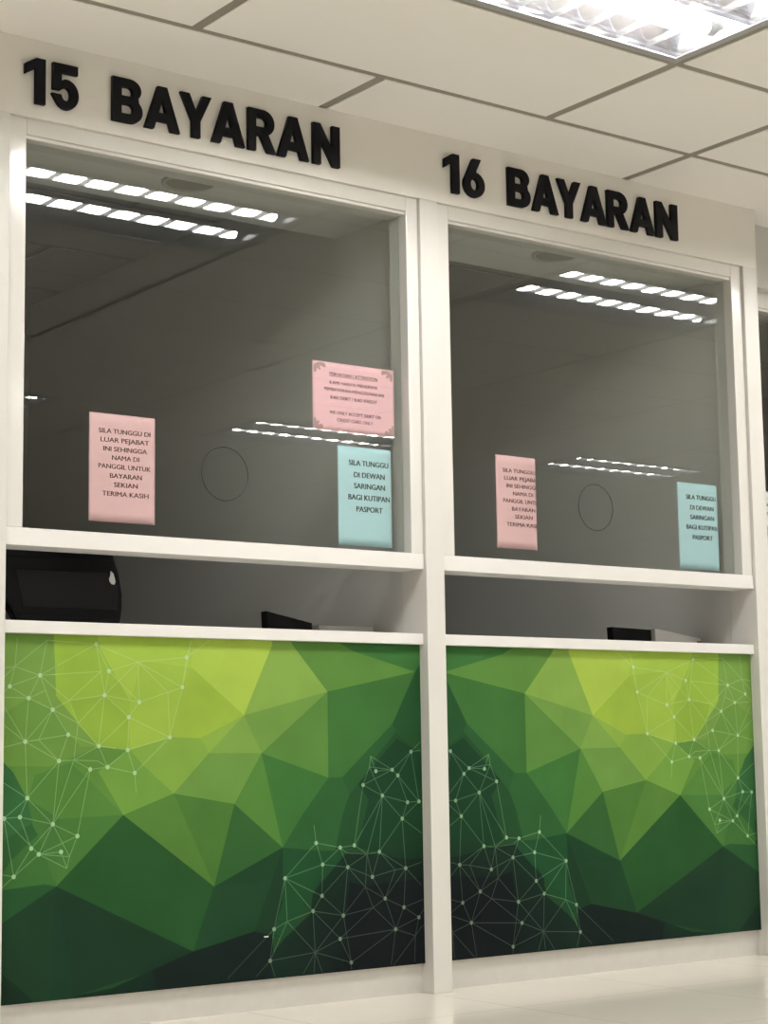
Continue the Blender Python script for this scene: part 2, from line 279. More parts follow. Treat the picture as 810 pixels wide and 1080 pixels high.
NET_EDGES = [((0.0241, 0.8792), (0.0864, 0.9086)), ((0.0241, 0.8792), (0.0344, 0.9301)), ((0.0241, 0.8792), (0.0632, 0.8496)), ((0.0344, 0.9301), (0.0864, 0.9086)), ((0.0344, 0.9301), (0.1005, 0.9998)), ((0.1005, 0.9998), (0.0864, 0.9086)), ((0.1005, 0.9998), (0.2051, 0.9926)), ((0.0864, 0.9086), (0.2051, 0.9926)), ((0.0864, 0.9086), (0.216, 0.921)), ((0.0864, 0.9086), (0.0632, 0.8496)), ((0.0864, 0.9086), (0.1134, 0.8201)), ((0.0864, 0.9086), (0.1474, 0.8443)), ((0.0632, 0.8496), (0.1134, 0.8201)), ((0.0632, 0.8496), (0.0569, 0.7385)), ((0.0632, 0.8496), (0.0966, 0.8689)), ((0.1134, 0.8201), (0.1474, 0.8443)), ((0.1134, 0.8201), (0.0569, 0.7385)), ((0.1134, 0.8201), (0.0847, 0.7427)), ((0.1134, 0.8201), (0.1675, 0.7851)), ((0.1134, 0.8201), (0.1464, 0.7556)), ((0.1474, 0.8443), (0.216, 0.921)), ((0.1474, 0.8443), (0.2239, 0.8587)), ((0.1474, 0.8443), (0.1675, 0.7851)), ((0.1675, 0.7851), (0.2239, 0.8587)), ((0.1675, 0.7851), (0.2118, 0.7253)), ((0.1675, 0.7851), (0.1586, 0.6897)), ((0.2239, 0.8587), (0.216, 0.921)), ((0.2239, 0.8587), (0.2333, 0.9223)), ((0.2239, 0.8587), (0.2772, 0.801)), ((0.2239, 0.8587), (0.3006, 0.8407)), ((0.2239, 0.8587), (0.2118, 0.7253)), ((0.2239, 0.8587), (0.2973, 0.9484)), ((0.2333, 0.9223), (0.2051, 0.9926)), ((0.2333, 0.9223), (0.2973, 0.9484)), ((0.2333, 0.9223), (0.3006, 0.8407)), ((0.2051, 0.9926), (0.2973, 0.9484)), ((0.2051, 0.9926), (0.216, 0.921)), ((0.2772, 0.801), (0.3006, 0.8407)), ((0.2772, 0.801), (0.2118, 0.7253)), ((0.2772, 0.801), (0.2751, 0.7143)), ((0.0569, 0.7385), (0.1464, 0.7556)), ((0.0569, 0.7385), (0.1272, 0.6881)), ((0.0569, 0.7385), (0.0623, 0.5951)), ((0.1464, 0.7556), (0.2118, 0.7253)), ((0.1464, 0.7556), (0.1272, 0.6881)), ((0.1272, 0.6881), (0.1586, 0.6897)), ((0.1272, 0.6881), (0.0623, 0.5951)), ((0.1586, 0.6897), (0.2118, 0.7253)), ((0.1586, 0.6897), (0.1936, 0.6649)), ((0.1586, 0.6897), (0.2093, 0.6865)), ((0.2118, 0.7253), (0.2751, 0.7143)), ((0.2118, 0.7253), (0.231, 0.67)), ((0.1936, 0.6649), (0.231, 0.67)), ((0.2751, 0.7143), (0.231, 0.67)), ((0.2751, 0.7143), (0.2907, 0.6534)), ((0.231, 0.67), (0.2907, 0.6534)), ((0.231, 0.67), (0.2093, 0.6865)), ((0.2907, 0.6534), (0.2939, 0.6015)), ((0.2907, 0.6534), (0.3695, 0.7468)), ((0.2751, 0.7143), (0.3695, 0.7468)), ((0.2772, 0.801), (0.3695, 0.7468)), ((0.3006, 0.8407), (0.3981, 0.8817)), ((0.2973, 0.9484), (0.408, 0.963)), ((0.2973, 0.9484), (0.3647, 0.8671)), ((0.3647, 0.8671), (0.3981, 0.8817)), ((0.3647, 0.8671), (0.3695, 0.7468)), ((0.2973, 0.9484), (0.3981, 0.8817)), ((0.408, 0.963), (0.3981, 0.8817)), ((0.3981, 0.8817), (0.3695, 0.7468)), ((0.408, 0.963), (0.4215, 1.021)), ((0.408, 0.963), (0.4689, 1.0178)), ((0.3981, 0.8817), (0.4215, 1.021)), ((0.2973, 0.9484), (0.3006, 0.8407)), ((0.0569, 0.7385), (0.0015, 0.7922)), ((0.0569, 0.7385), (0.0021, 0.7205)), ((0.0632, 0.8496), (0.0009, 0.8522)), ((0.0241, 0.8792), (0.0009, 0.8522)), ((0.0344, 0.9301), (0.0002, 0.9244)), ((0.0344, 0.9301), (0.0006, 0.8883)), ((0.0344, 0.9301), (0.04, 1.0251)), ((0.0623, 0.5951), (0.0028, 0.6443)), ((0.0623, 0.5951), (0.0153, 0.5458)), ((0.0623, 0.5951), (0.0476, 0.5479)), ((0.0623, 0.5951), (0.1153, 0.5271)), ((0.1272, 0.6881), (0.1153, 0.5271)), ((0.1586, 0.6897), (0.1153, 0.5271)), ((0.1936, 0.6649), (0.1153, 0.5271)), ((0.1936, 0.6649), (0.1671, 0.4942)), ((0.0569, 0.7385), (0.0009, 0.8522)), ((0.0153, 0.5458), (0.0476, 0.5479)), ((0.0476, 0.5479), (0.1153, 0.5271)), ((0.0153, 0.5458), (0.0868, 0.4523)), ((0.0476, 0.5479), (0.0712, 0.4682)), ((0.0153, 0.5458), (0.0361, 0.3993)), ((0.1153, 0.5271), (0.1671, 0.4942)), ((0.1153, 0.5271), (0.0712, 0.4682)), ((0.1153, 0.5271), (0.0868, 0.4523)), ((0.1153, 0.5271), (0.1507, 0.4427)), ((0.1671, 0.4942), (0.0868, 0.4523)), ((0.1671, 0.4942), (0.1507, 0.4427)), ((0.0712, 0.4682), (0.0361, 0.3993)), ((0.0868, 0.4523), (0.0361, 0.3993)), ((0.0868, 0.4523), (0.1507, 0.4427)), ((0.0868, 0.4523), (0.133, 0.4558)), ((0.0868, 0.4523), (0.1453, 0.4132)), ((0.1507, 0.4427), (0.1453, 0.4132)), ((0.133, 0.4558), (0.1453, 0.4132)), ((0.0361, 0.3993), (0.005, 0.4081)), ((0.0361, 0.3993), (0.0054, 0.3658)), ((0.0847, 0.7427), (0.1272, 0.6881)), ((0.0847, 0.7427), (0.0569, 0.7385)), ((0.8619, 0.688), (0.919, 0.6472)), ((0.8619, 0.688), (0.8583, 0.6572)), ((0.8619, 0.688), (0.8753, 0.6442)), ((0.8583, 0.6572), (0.919, 0.6472)), ((0.8583, 0.6572), (0.8409, 0.6052)), ((0.8583, 0.6572), (0.8916, 0.5733)), ((0.8753, 0.6442), (0.919, 0.6472)), ((0.919, 0.6472), (0.9708, 0.699)), ((0.919, 0.6472), (0.9339, 0.6305)), ((0.919, 0.6472), (0.8409, 0.6052)), ((0.9339, 0.6305), (0.9708, 0.699)), ((0.9339, 0.6305), (0.8916, 0.5733)), ((0.9339, 0.6305), (0.9589, 0.5516)), ((0.9339, 0.6305), (0.9901, 0.553)), ((0.8409, 0.6052), (0.8916, 0.5733)), ((0.8916, 0.5733), (0.9589, 0.5516)), ((0.9589, 0.5516), (0.9901, 0.553)), ((0.9708, 0.699), (0.9901, 0.553)), ((0.9708, 0.699), (1.0152, 0.7481)), ((0.9708, 0.699), (1.0197, 0.706)), ((0.8409, 0.6052), (0.8159, 0.4348)), ((0.8916, 0.5733), (0.8159, 0.4348)), ((0.8916, 0.5733), (0.849, 0.4081)), ((0.8916, 0.5733), (0.8815, 0.4127)), ((0.8916, 0.5733), (0.9439, 0.5049)), ((0.9589, 0.5516), (0.9439, 0.5049)), ((0.9901, 0.553), (0.9439, 0.5049)), ((0.9439, 0.5049), (0.8815, 0.4127)), ((0.9439, 0.5049), (0.9512, 0.3615)), ((0.9439, 0.5049), (1.0178, 0.4416)), ((0.7185, 0.4466), (0.7134, 0.4974)), ((0.7185, 0.4466), (0.7795, 0.4304)), ((0.7795, 0.4304), (0.8159, 0.4348)), ((0.7185, 0.4466), (0.7343, 0.3855)), ((0.7185, 0.4466), (0.6403, 0.3539)), ((0.7795, 0.4304), (0.7343, 0.3855)), ((0.7795, 0.4304), (0.7983, 0.374)), ((0.8159, 0.4348), (0.849, 0.4081)), ((0.849, 0.4081), (0.8815, 0.4127)), ((0.7965, 0.4136), (0.849, 0.4081)), ((0.7795, 0.4304), (0.7965, 0.4136)), ((0.7343, 0.3855), (0.7983, 0.374)), ((0.7343, 0.3855), (0.6403, 0.3539)), ((0.7343, 0.3855), (0.7317, 0.2987)), ((0.849, 0.4081), (0.7983, 0.374)), ((0.849, 0.4081), (0.862, 0.3424)), ((0.849, 0.4081), (0.8432, 0.3149)), ((0.8815, 0.4127), (0.862, 0.3424)), ((0.8815, 0.4127), (0.9512, 0.3615)), ((0.8815, 0.4127), (0.9228, 0.3584)), ((0.7983, 0.374), (0.862, 0.3424)), ((0.7983, 0.374), (0.8432, 0.3149)), ((0.7983, 0.374), (0.7317, 0.2987)), ((0.7983, 0.374), (0.7855, 0.2397)), ((0.862, 0.3424), (0.9228, 0.3584)), ((0.9228, 0.3584), (0.9512, 0.3615)), ((0.862, 0.3424), (0.8949, 0.2787)), ((0.9228, 0.3584), (0.8949, 0.2787)), ((0.9512, 0.3615), (0.8949, 0.2787)), ((0.9512, 0.3615), (0.9447, 0.2497)), ((0.9512, 0.3615), (1.022, 0.3861)), ((0.9512, 0.3615), (1.0201, 0.276)), ((0.7317, 0.2987), (0.6403, 0.3539)), ((0.7317, 0.2987), (0.7855, 0.2397)), ((0.7317, 0.2987), (0.7088, 0.2583)), ((0.7088, 0.2583), (0.6403, 0.3539)), ((0.7088, 0.2583), (0.7855, 0.2397)), ((0.7088, 0.2583), (0.7767, 0.1755)), ((0.7088, 0.2583), (0.7134, 0.1443)), ((0.7088, 0.2583), (0.6446, 0.2349)), ((0.6446, 0.2349), (0.6403, 0.3539)), ((0.6446, 0.2349), (0.7134, 0.1443)), ((0.7855, 0.2397), (0.8432, 0.3149)), ((0.7855, 0.2397), (0.8631, 0.2554)), ((0.7855, 0.2397), (0.7134, 0.1443)), ((0.7855, 0.2397), (0.8043, 0.1073)), ((0.8432, 0.3149), (0.8949, 0.2787)), ((0.8432, 0.3149), (0.8631, 0.2554)), ((0.8631, 0.2554), (0.9217, 0.1891)), ((0.8631, 0.2554), (0.8949, 0.2787)), ((0.8949, 0.2787), (0.9447, 0.2497)), ((0.8949, 0.2787), (0.9217, 0.1891)), ((0.9447, 0.2497), (0.9845, 0.2177)), ((0.9447, 0.2497), (0.9217, 0.1891)), ((0.9447, 0.2497), (1.0201, 0.276)), ((0.9845, 0.2177), (0.9217, 0.1891)), ((0.9845, 0.2177), (0.9741, 0.1657)), ((0.9845, 0.2177), (1.0201, 0.276)), ((0.9217, 0.1891), (0.9741, 0.1657)), ((0.9217, 0.1891), (0.8043, 0.1073)), ((0.9217, 0.1891), (0.7767, 0.1755)), ((0.7767, 0.1755), (0.8043, 0.1073)), ((0.7767, 0.1755), (0.7134, 0.1443)), ((0.7134, 0.1443), (0.8043, 0.1073)), ((0.7134, 0.1443), (0.7095, 0.0835)), ((0.7134, 0.1443), (0.6789, 0.0818)), ((0.7134, 0.1443), (0.7309, 0.0864)), ((0.7134, 0.1443), (0.6025, 0.1328)), ((0.8043, 0.1073), (0.8053, 0.0677)), ((0.9217, 0.1891), (0.9069, 0.0779)), ((0.9741, 0.1657), (0.9701, 0.0711)), ((0.9741, 0.1657), (0.9069, 0.0779)), ((0.9741, 0.1657), (1.0246, 0.2345)), ((0.8631, 0.2554), (0.7767, 0.1755)), ((0.6124, 0.2172), (0.6403, 0.3539)), ((0.6124, 0.2172), (0.6446, 0.2349)), ((0.6124, 0.2172), (0.6025, 0.1328)), ((0.6025, 0.1328), (0.614, 0.0889)), ((0.6025, 0.1328), (0.5685, 0.094)), ((0.6124, 0.2172), (0.5014, 0.0964)), ((0.6025, 0.1328), (0.6446, 0.2349))]
NET_DOTS = [(0.0241, 0.8792), (0.0864, 0.9086), (0.0632, 0.8496), (0.1134, 0.8201), (0.0569, 0.7385), (0.1464, 0.7556), (0.1272, 0.6881), (0.1936, 0.6649), (0.2118, 0.7253), (0.2239, 0.8587), (0.2333, 0.9223), (0.2051, 0.9926), (0.2772, 0.801), (0.3006, 0.8407), (0.2751, 0.7143), (0.231, 0.67), (0.2907, 0.6534), (0.0623, 0.5951), (0.408, 0.963), (0.3981, 0.8817), (0.3695, 0.7468), (0.0153, 0.5458), (0.0476, 0.5479), (0.1153, 0.5271), (0.1671, 0.4942), (0.0712, 0.4682), (0.0868, 0.4523), (0.133, 0.4558), (0.0361, 0.3993), (0.9708, 0.699), (0.919, 0.6472), (0.9339, 0.6305), (0.8753, 0.6442), (0.8409, 0.6052), (0.8916, 0.5733), (0.9589, 0.5516), (0.9901, 0.553), (0.9439, 0.5049), (0.7185, 0.4466), (0.7795, 0.4304), (0.8159, 0.4348), (0.8815, 0.4127), (0.7343, 0.3855), (0.7983, 0.374), (0.862, 0.3424), (0.9512, 0.3615), (0.7317, 0.2987), (0.7088, 0.2583), (0.7855, 0.2397), (0.8949, 0.2787), (0.9447, 0.2497), (0.9845, 0.2177), (0.9217, 0.1891), (0.7767, 0.1755), (0.8043, 0.1073), (0.6403, 0.3539), (0.6124, 0.2172), (0.6025, 0.1328)]

def inside(p, poly):
    x, y = p; r = False; n = len(poly)
    for i in range(n):
        x1, y1 = poly[i]; x2, y2 = poly[(i+1) % n]
        if (y1 > y) != (y2 > y) and x < (x2-x1)*(y-y1)/(y2-y1)+x1: r = not r
    return r

def facet_colour(p):
    c = FACETS[0][0]
    for col, poly in FACETS:
        if inside(p, poly): c = col
    return c

def alb(c):
    return (lin(c[0])*0.73, lin(c[1])*0.74, lin(c[2])*0.76, 1.0)

def shade_print(p, c=None):
    """the print itself fades to near black around its lower corner"""
    c = c or facet_colour(p)
    d = math.hypot((p[0]-1.0)/0.40, (p[1]-0.08)/0.40)
    k = min(1, max(0, (1.05-d)/0.75)); k = k*k*(3-2*k)*0.9
    return tuple(c[i]*(1-k) + (21, 25, 27)[i]*k for i in range(3))

PZ0, PZ1 = 0.084, 1.0155
def make_panel(bay, mirror):
    xa, xb = bay
    X = (lambda u: xb - u*(xb-xa)) if mirror else (lambda u: xa + u*(xb-xa))
    vs = [(0, PZ0), (1, PZ0), (1, PZ1), (0, PZ1)]
    es = [(0, 1), (1, 2), (2, 3), (3, 0)]
    for col, poly in FACETS:
        b = len(vs); vs += poly
        es += [(b+i, b+(i+1) % len(poly)) for i in range(len(poly))]
    for i in range(1, 28):           # a fine grid so that the fade reads smoothly
        b = len(vs); vs += [(i/28, PZ0), (i/28, PZ1)]; es.append((b, b+1))
    for i in range(1, 20):
        z = PZ0 + (PZ1-PZ0)*i/20
        b = len(vs); vs += [(0, z), (1, z)]; es.append((b, b+1))
    ov, oe, of, *_ = delaunay_2d_cdt([Vector(v) for v in vs], es, [], 0, 1e-4)
    bm = bmesh.new()
    lay = bm.loops.layers.float_color.new('print_colour')
    def face(pts, y, c, mi=0):
        vv = [bm.verts.new((X(p[0]), y, p[1])) for p in pts]
        f = bm.faces.new(vv); f.normal_update()
        cols = c if isinstance(c, list) else [c]*len(vv)
        for l in f.loops: l[lay] = cols[vv.index(l.vert)]
        if f.normal.y > 0: f.normal_flip()
        f.material_index = mi
    for t in of:
        pts = [ov[i] for i in t]
        cx = sum(p.x for p in pts)/len(pts); cz = sum(p.y for p in pts)/len(pts)
        if not (0 <= cx <= 1 and PZ0 <= cz <= PZ1): continue
        face([(min(1, max(0, p.x)), min(PZ1, max(PZ0, p.y))) for p in pts], 0.040, [alb(shade_print((min(1, max(0, p.x)), p.y), facet_colour((cx, cz)))) for p in pts])
    W = xb - xa
    def mixc(p, k):
        c = shade_print(p)
        k *= min(1.0, 0.55 + c[1]/220)
        return alb([c[i]*(1-k) + (196, 226, 184)[i]*k for i in range(3)])
    for ie, (p, q) in enumerate(NET_EDGES):
        n = 10; hw = 0.0012
        dx, dz = (q[0]-p[0])*W, q[1]-p[1]
        L = math.hypot(dx, dz)
        nx, nz = -dz/L*hw/W, dx/L*hw
        for i in range(n):
            a = (p[0]+(q[0]-p[0])*i/n, p[1]+(q[1]-p[1])*i/n); b = (p[0]+(q[0]-p[0])*(i+1)/n, p[1]+(q[1]-p[1])*(i+1)/n)
            if min(a[0], b[0]) < 0.001 or max(a[0], b[0]) > 0.999 or min(a[1], b[1]) < PZ0+.002 or max(a[1], b[1]) > PZ1-.002: continue
            m_ = ((a[0]+b[0])/2, (a[1]+b[1])/2)
            face([(a[0]+nx, a[1]+nz), (b[0]+nx, b[1]+nz), (b[0]-nx, b[1]-nz), (a[0]-nx, a[1]-nz)], 0.0397 - ie*1.5e-6, mixc(m_, 0.36))
    for p in NET_DOTS:
        r = 0.0062
        if not (0.006 < p[0] < 0.994 and PZ0+.008 < p[1] < PZ1-.008): continue
        face([(p[0]+math.cos(k*math.pi/4+.39)*r/W, p[1]+math.sin(k*math.pi/4+.39)*r) for k in range(8)], 0.0392, mixc(p, 0.85))
    box(bm, xa+.001, xb-.001, 0.0405, 0.058, PZ0, PZ1, 1)
    return bm


# ------------------------------------------------------------------ setting: floors, ceilings, walls
bm = bmesh.new(); box(bm, X0, X1, YB, 0.10, -0.1, 0.0)
struct(obj('floor', bm, M_floor))
bm = bmesh.new(); box(bm, X0, X1, 0.101, YO, -0.1, 0.0)
struct(obj('floor_office', bm, M_carpet))

JX = 2.419; P = 0.62
ROWS = [0.17, -0.301, -0.845, -1.465, -2.04, -2.615, -3.19, -3.765, -4.34, -4.96, -5.5, -6.1, -6.7, -7.3, -7.9, -8.5, YB]
LAMPS = []          # (x0, row index)
for k in (-2, -1, 0, 1, 2): LAMPS.append((JX + 2.48*k, 2))
for k in (-1, 0, 1, 2): LAMPS.append((JX + 0.76 + 2.48*k, 8))
bm = bmesh.new(); tb = bmesh.new()
g = 0.0165
for r in range(len(ROWS) - 1):
    ya, yb = ROWS[r+1], ROWS[r]
    lx = [x for x, rr in LAMPS if rr == r]
    if r == 0: js = [JX + P + 2*P*k for k in range(-6, 9)]
    elif r == 8: js = [JX + 0.76 + 2*P*k for k in range(-6, 9)]
    else: js = [JX + 2*P*k for k in range(-6, 9)]
    if r == 1: js.append(4.279)
    js = sorted([X0] + [j for j in js if X0 + .1 < j < X1 - .1] + [X1])
    for a, b in zip(js[:-1], js[1:]):
        if any(abs(a - x) < 0.01 for x in lx): continue
        box(bm, a + g, b - g, ya + g*.8, (yb - g*.8) if r else yb, H, H + 0.015)
    for j in js[1:-1]:
        box(tb, j - 0.016, j + 0.016, ya, yb, H + 0.003, H + 0.012)
for y in ROWS[1:-1]:
    box(tb, X0, X1, y - 0.016, y + 0.016, H + 0.0032, H + 0.0125)
struct(obj('ceiling', bm, M_tile, bevel=0.0015))
struct(obj('ceiling_trim', tb, M_tee))
bm = bmesh.new(); box(bm, X0, X1, YB, YO, 2.95, 3.0)
struct(obj('roof_slab', bm, M_hall))
# office ceiling behind the booths
bm = bmesh.new(); tb = bmesh.new()
oy = [0.46, 1.19, 1.80, 2.40, YO]
for a, b in zip(oy[:-1], oy[1:]):
    js = [0.0] + [JX + P + 2*P*k for k in range(-1, 5)] + [9.0]
    if a == 1.19: js = [0.0] + [JX + 2*P*k for k in range(-1, 5)] + [9.0]
    for c, d in zip(js[:-1], js[1:]):
        box(bm, c + g, d - g, a + g*.8, b - g*.8, H, H + 0.015)
        box(tb, d - 0.016, d + 0.016, a, b, H + 0.003, H + 0.012)
    box(tb, 0, 9, b - 0.016, b + 0.016, H + 0.0032, H + 0.0125)
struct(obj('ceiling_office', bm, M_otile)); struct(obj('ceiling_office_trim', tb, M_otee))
bm = bmesh.new(); box(bm, 1.0, 7.5, 0.125, 0.455, 2.363, 2.62)
struct(obj('ceiling_soffit', bm, M_soffit))

bm = bmesh.new(); box(bm, X0-.1, X1+.1, YB-.1, YB, 0, H+.35); struct(obj('wall_back', bm, M_hall))
bm = bmesh.new(); box(bm, X0-.1, X0, YB, 0.12, 0, H+.35); struct(obj('wall_left', bm, M_hall))
bm = bmesh.new(); box(bm, X1, X1+.1, YB, YO, 0, H+.35); struct(obj('wall_right', bm, M_hall))
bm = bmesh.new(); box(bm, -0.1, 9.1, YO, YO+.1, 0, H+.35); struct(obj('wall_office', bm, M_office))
bm = bmesh.new(); box(bm, -0.1, 0.0, 0.12, YO, 0, H+.35); box(bm, 9.0, 9.1, 0.12, YO, 0, H+.35); struct(obj('wall_office_side', bm, M_office))

# front wall: plain left stretch, header over the two booths
bm = bmesh.new()
box(bm, X0, POSTS[0][0], 0.0, 0.12, 0, H)
box(bm, POSTS[0][0], POSTS[2][1], 0.0, 0.12, 2.384, H)
struct(obj('wall_front', bm, M_wall))
bm = bmesh.new()          # set-back front of the next booth on the right
box(bm, POSTS[2][1], 6.4, 0.17, 0.29, 2.384, H + 0.014)
box(bm, POSTS[2][1], 6.4, 0.17, 0.29, 0, 1.238)
box(bm, 6.4, X1, 0.17, 0.29, 0, H + 0.014)
struct(obj('wall_front_setback', bm, M_wall))
for i, (a, b) in enumerate(POSTS):
    bm = bmesh.new(); box(bm, a, b, 0.0, 0.12, 0, 2.384)
    struct(obj('trim_%d' % (i+1), bm, M_post, bevel=0.0015))
for i, (a, b) in enumerate(POSTS):
    bm = bmesh.new(); box(bm, a + .002, b - .002, 0.121, 0.456, 0, 2.3625); box(bm, a + .002, b - .002, 0.456, 2.7, 0, H)
    struct(obj('wall_partition_%d' % (i+1), bm, M_part))
for (a, b) in BAYS:
    bm = bmesh.new(); box(bm, a, b, 0.055, 0.075, 0, 0.0835)
    struct(obj('baseboard_front', bm, M_skirt))

# windows: casing, sill board, pane, round speak hole
def window(n, a, b, y, ztop, zin, lw, rw, zs0, zs1, hole=None):
    root = sempty('window_%d' % n, ((a+b)/2, y, zs0))
    bm = bmesh.new()
    yb = y + 0.088
    box(bm, a, a+lw, y, yb, zs1, ztop)
    box(bm, b-rw, b, y, yb, zs1, ztop)
    box(bm, a+lw, b-rw, y, yb, zin+.010, ztop)
    # inner bead, one step back
    bx = 0.006
    box(bm, a+lw, b-rw, y+.006, yb, zin, zin+.010)
    obj('window_frame', bm, M_frame, root, bevel=0.0018)
    bm = bmesh.new(); box(bm, a+.001, b-.001, y-.003, yb+.01, zs0, zs1)
    obj('window_sill', bm, M_board, root, bevel=0.0015)
    bm = bmesh.new(); box(bm, a+lw+.0005, b-rw-.0005, y+.036, y+.042, zs1+.0005, zin-.0005)
    obj('glass', bm, M_glass, root)
    if hole:
        hx, hz = hole; r = 0.076
        bm = bmesh.new()
        N_ = 64
        ring = []
        for rr, yy in ((r-.0012, y+.0358), (r, y+.0335), (r+.0010, y+.0355)):
            ring.append([bm.verts.new((hx+rr*math.cos(2*math.pi*k/N_), yy, hz+rr*math.sin(2*math.pi*k/N_))) for k in range(N_)])
        for A_, B_ in zip(ring[:-1], ring[1:]):
            for k in range(N_):
                bm.faces.new((A_[k], A_[(k+1) % N_], B_[(k+1) % N_], B_[k]))
        obj('speak_hole_rim', bm, M_ring, root, smooth=True)
    return root
window(1, BAYS[0][0]+.001, BAYS[0][1]-.001, 0.012, 2.384, 2.329, 0.050, 0.044, 1.240, 1.2865, (2.722, 1.481))
window(2, BAYS[1][0]+.001, BAYS[1][1]-.001, 0.012, 2.384, 2.329, 0.050, 0.050, 1.240, 1.2865, (4.141, 1.481))
window(3, 4.95, 6.39, 0.165, 2.384, 2.293, 0.050, 0.050, 1.240, 1.2865)

# ------------------------------------------------------------------ booth furniture
sides = ['left booth, under the window headed 15', 'right booth, under the window headed 16']
for i, (a, b) in enumerate(BAYS):
    bm = bmesh.new(); box(bm, a+.0005, b-.0005, 0.020, 0.80, 1.0155, 1.048)
    t = obj('worktop', bm, M_board, bevel=0.0015)
    tag(t, ['white counter board of the booth headed 15, with a black screen standing on it',
            'white counter board of the booth headed 16, with a light grey wedge lying on it'][i], 'counter', 'booth counter boards')
    p = obj('printed_mural', make_panel((a, b), i == 1), [M_art, M_skirt])
    tag(p, ['green faceted counter front under the booth headed 15, lime area at its upper left',
            'green faceted counter front under the booth headed 16, lime area at its upper right'][i], 'mural', 'printed counter fronts')
bm = bmesh.new()
sx = BAYS[0][0] + 0.593*1.361
prism(bm, [(sx-.007, .1975), (sx+.006, .1972), (sx+.007, .2002), (sx-.006, .2005)], 'y', 0.0375, 0.0390)
tag(obj('sticker', bm, M_white), 'tiny white strip stuck low on the dark part of the left green panel', 'sticker')

# black screen seen from behind, first counter
r0 = thing('monitor', 'bulging black back of a screen with a pale oval badge on the left counter', 'monitor', (2.29, 0.22, 1.048))
bm = bmesh.new()
out = [(2.165, 1.056), (2.10, 1.16), (2.10, 1.24), (2.15, 1.296), (2.43, 1.296), (2.452, 1.252), (2.470, 1.20), (2.480, 1.145), (2.480, 1.10), (2.474, 1.062), (2.46, 1.056)]
prism(bm, out, 'y', 0.195, 0.235)
obj('housing', bm, M_black, r0, bevel=0.008)
bm = bmesh.new(); prism(bm, [(2.178, 1.098), (2.155, 1.198), (2.430, 1.200), (2.462, 1.165), (2.464, 1.098)], 'y', 0.1935, 0.20)
obj('back_cover', bm, M_black2, r0, bevel=0.0015)
bm = bmesh.new(); prism(bm, [(2.12, 1.235), (2.13, 1.244), (2.44, 1.244), (2.444, 1.235)], 'y', 0.192, 0.197); 
prism(bm, [(2.17, 1.074), (2.165, 1.082), (2.467, 1.082), (2.465, 1.074)], 'y', 0.192, 0.197)
obj('vent_rib', bm, M_black, r0)
bm = bmesh.new()
bz, bx_ = 1.186, 2.444
prism(bm, [(bx_-.004, bz+.020), (bx_+.004, bz+.014), (bx_+.008, bz+.002), (bx_+.011, bz-.009), (bx_+.008, bz-.017), (bx_, bz-.016), (bx_-.007, bz-.009), (bx_-.009, bz-.001), (bx_-.005, bz+.006)], 'y', 0.1915, 0.1945)
obj('badge', bm, M_badge, r0)['label'] = 'pale silver badge'
bm = bmesh.new(); box(bm, 2.26, 2.34, 0.235, 0.27, 1.07, 1.22); box(bm, 2.20, 2.40, 0.20, 0.36, 1.0481, 1.060)
obj('stand', bm, M_black, r0, bevel=0.004)

# small devices lying on the counters
def wedge(name, x0, x1, y0, y1, zl, zr, m, label, cat, parts=()):
    root = thing(name, label, cat, ((x0+x1)/2, (y0+y1)/2, 1.048))
    bm = bmesh.new(); prism(bm, [(x0+.004, 1.0481), (x1, 1.0481), (x1, zr), (x0, zl)], 'y', y0, y1)
    obj('body', bm, m, root, bevel=0.002)
    return root
w = wedge('card_reader', 2.985, 3.150, 0.245, 0.275, 1.118, 1.087, M_black, 'small black wedge-shaped device with sloping top on the left counter', 'device')
w = wedge('paper_tray', 3.17, 3.375, 0.24, 0.40, 1.082, 1.081, M_grey, 'low grey box barely showing on the left counter by the middle post', 'tray')
w = wedge('card_reader', 4.388, 4.572, 0.245, 0.275, 1.111, 1.106, M_black, 'small black block standing left of the light grey wedge on the right counter', 'device')
w = wedge('receipt_printer', 4.580, 4.805, 0.235, 0.40, 1.111, 1.081, M_lgrey, 'light grey wedge with sloping top at the right end of the right counter', 'device')
bm = bmesh.new(); box(bm, 4.785, 4.810, 0.2338, 0.26, 1.0482, 1.0715); obj('tab', bm, M_brown, w)['label'] = 'dark brown tab'

# downlights in the strip of ceiling over the counters
def make_downlight(x, label):
    r = thing('downlight', label, 'light', (x, 0.195, 2.363), 'round downlights behind the glass')
    bm = bmesh.new(); seg = 40
    prof = [(0.082, 0.0), (0.082, -0.005), (0.077, -0.007), (0.070, -0.006), (0.067, 0.0)]
    rings = [[bm.verts.new((rr*math.cos(2*math.pi*k/seg), rr*math.sin(2*math.pi*k/seg), zz)) for k in range(seg)] for rr, zz in prof]
    for A_, B_ in zip(rings[:-1], rings[1:]):
        for k in range(seg): bm.faces.new((A_[k], A_[(k+1) % seg], B_[(k+1) % seg], B_[k]))
    bmesh.ops.recalc_face_normals(bm, faces=bm.faces[:])
    o = obj('rim', bm, M_grey, r, smooth=True); o.location = (0, 0, 0)
    bm = bmesh.new(); cyl(bm, (0, 0, -0.0005), (0, 0, -0.003), 0.068, 40)
    o = obj('lens', bm, M_tee, r); o.location = (0, 0, 0)
make_downlight(2.695, 'unlit round downlight seen through the top of the left window')
make_downlight(4.130, 'unlit round downlight seen through the top of the right window')

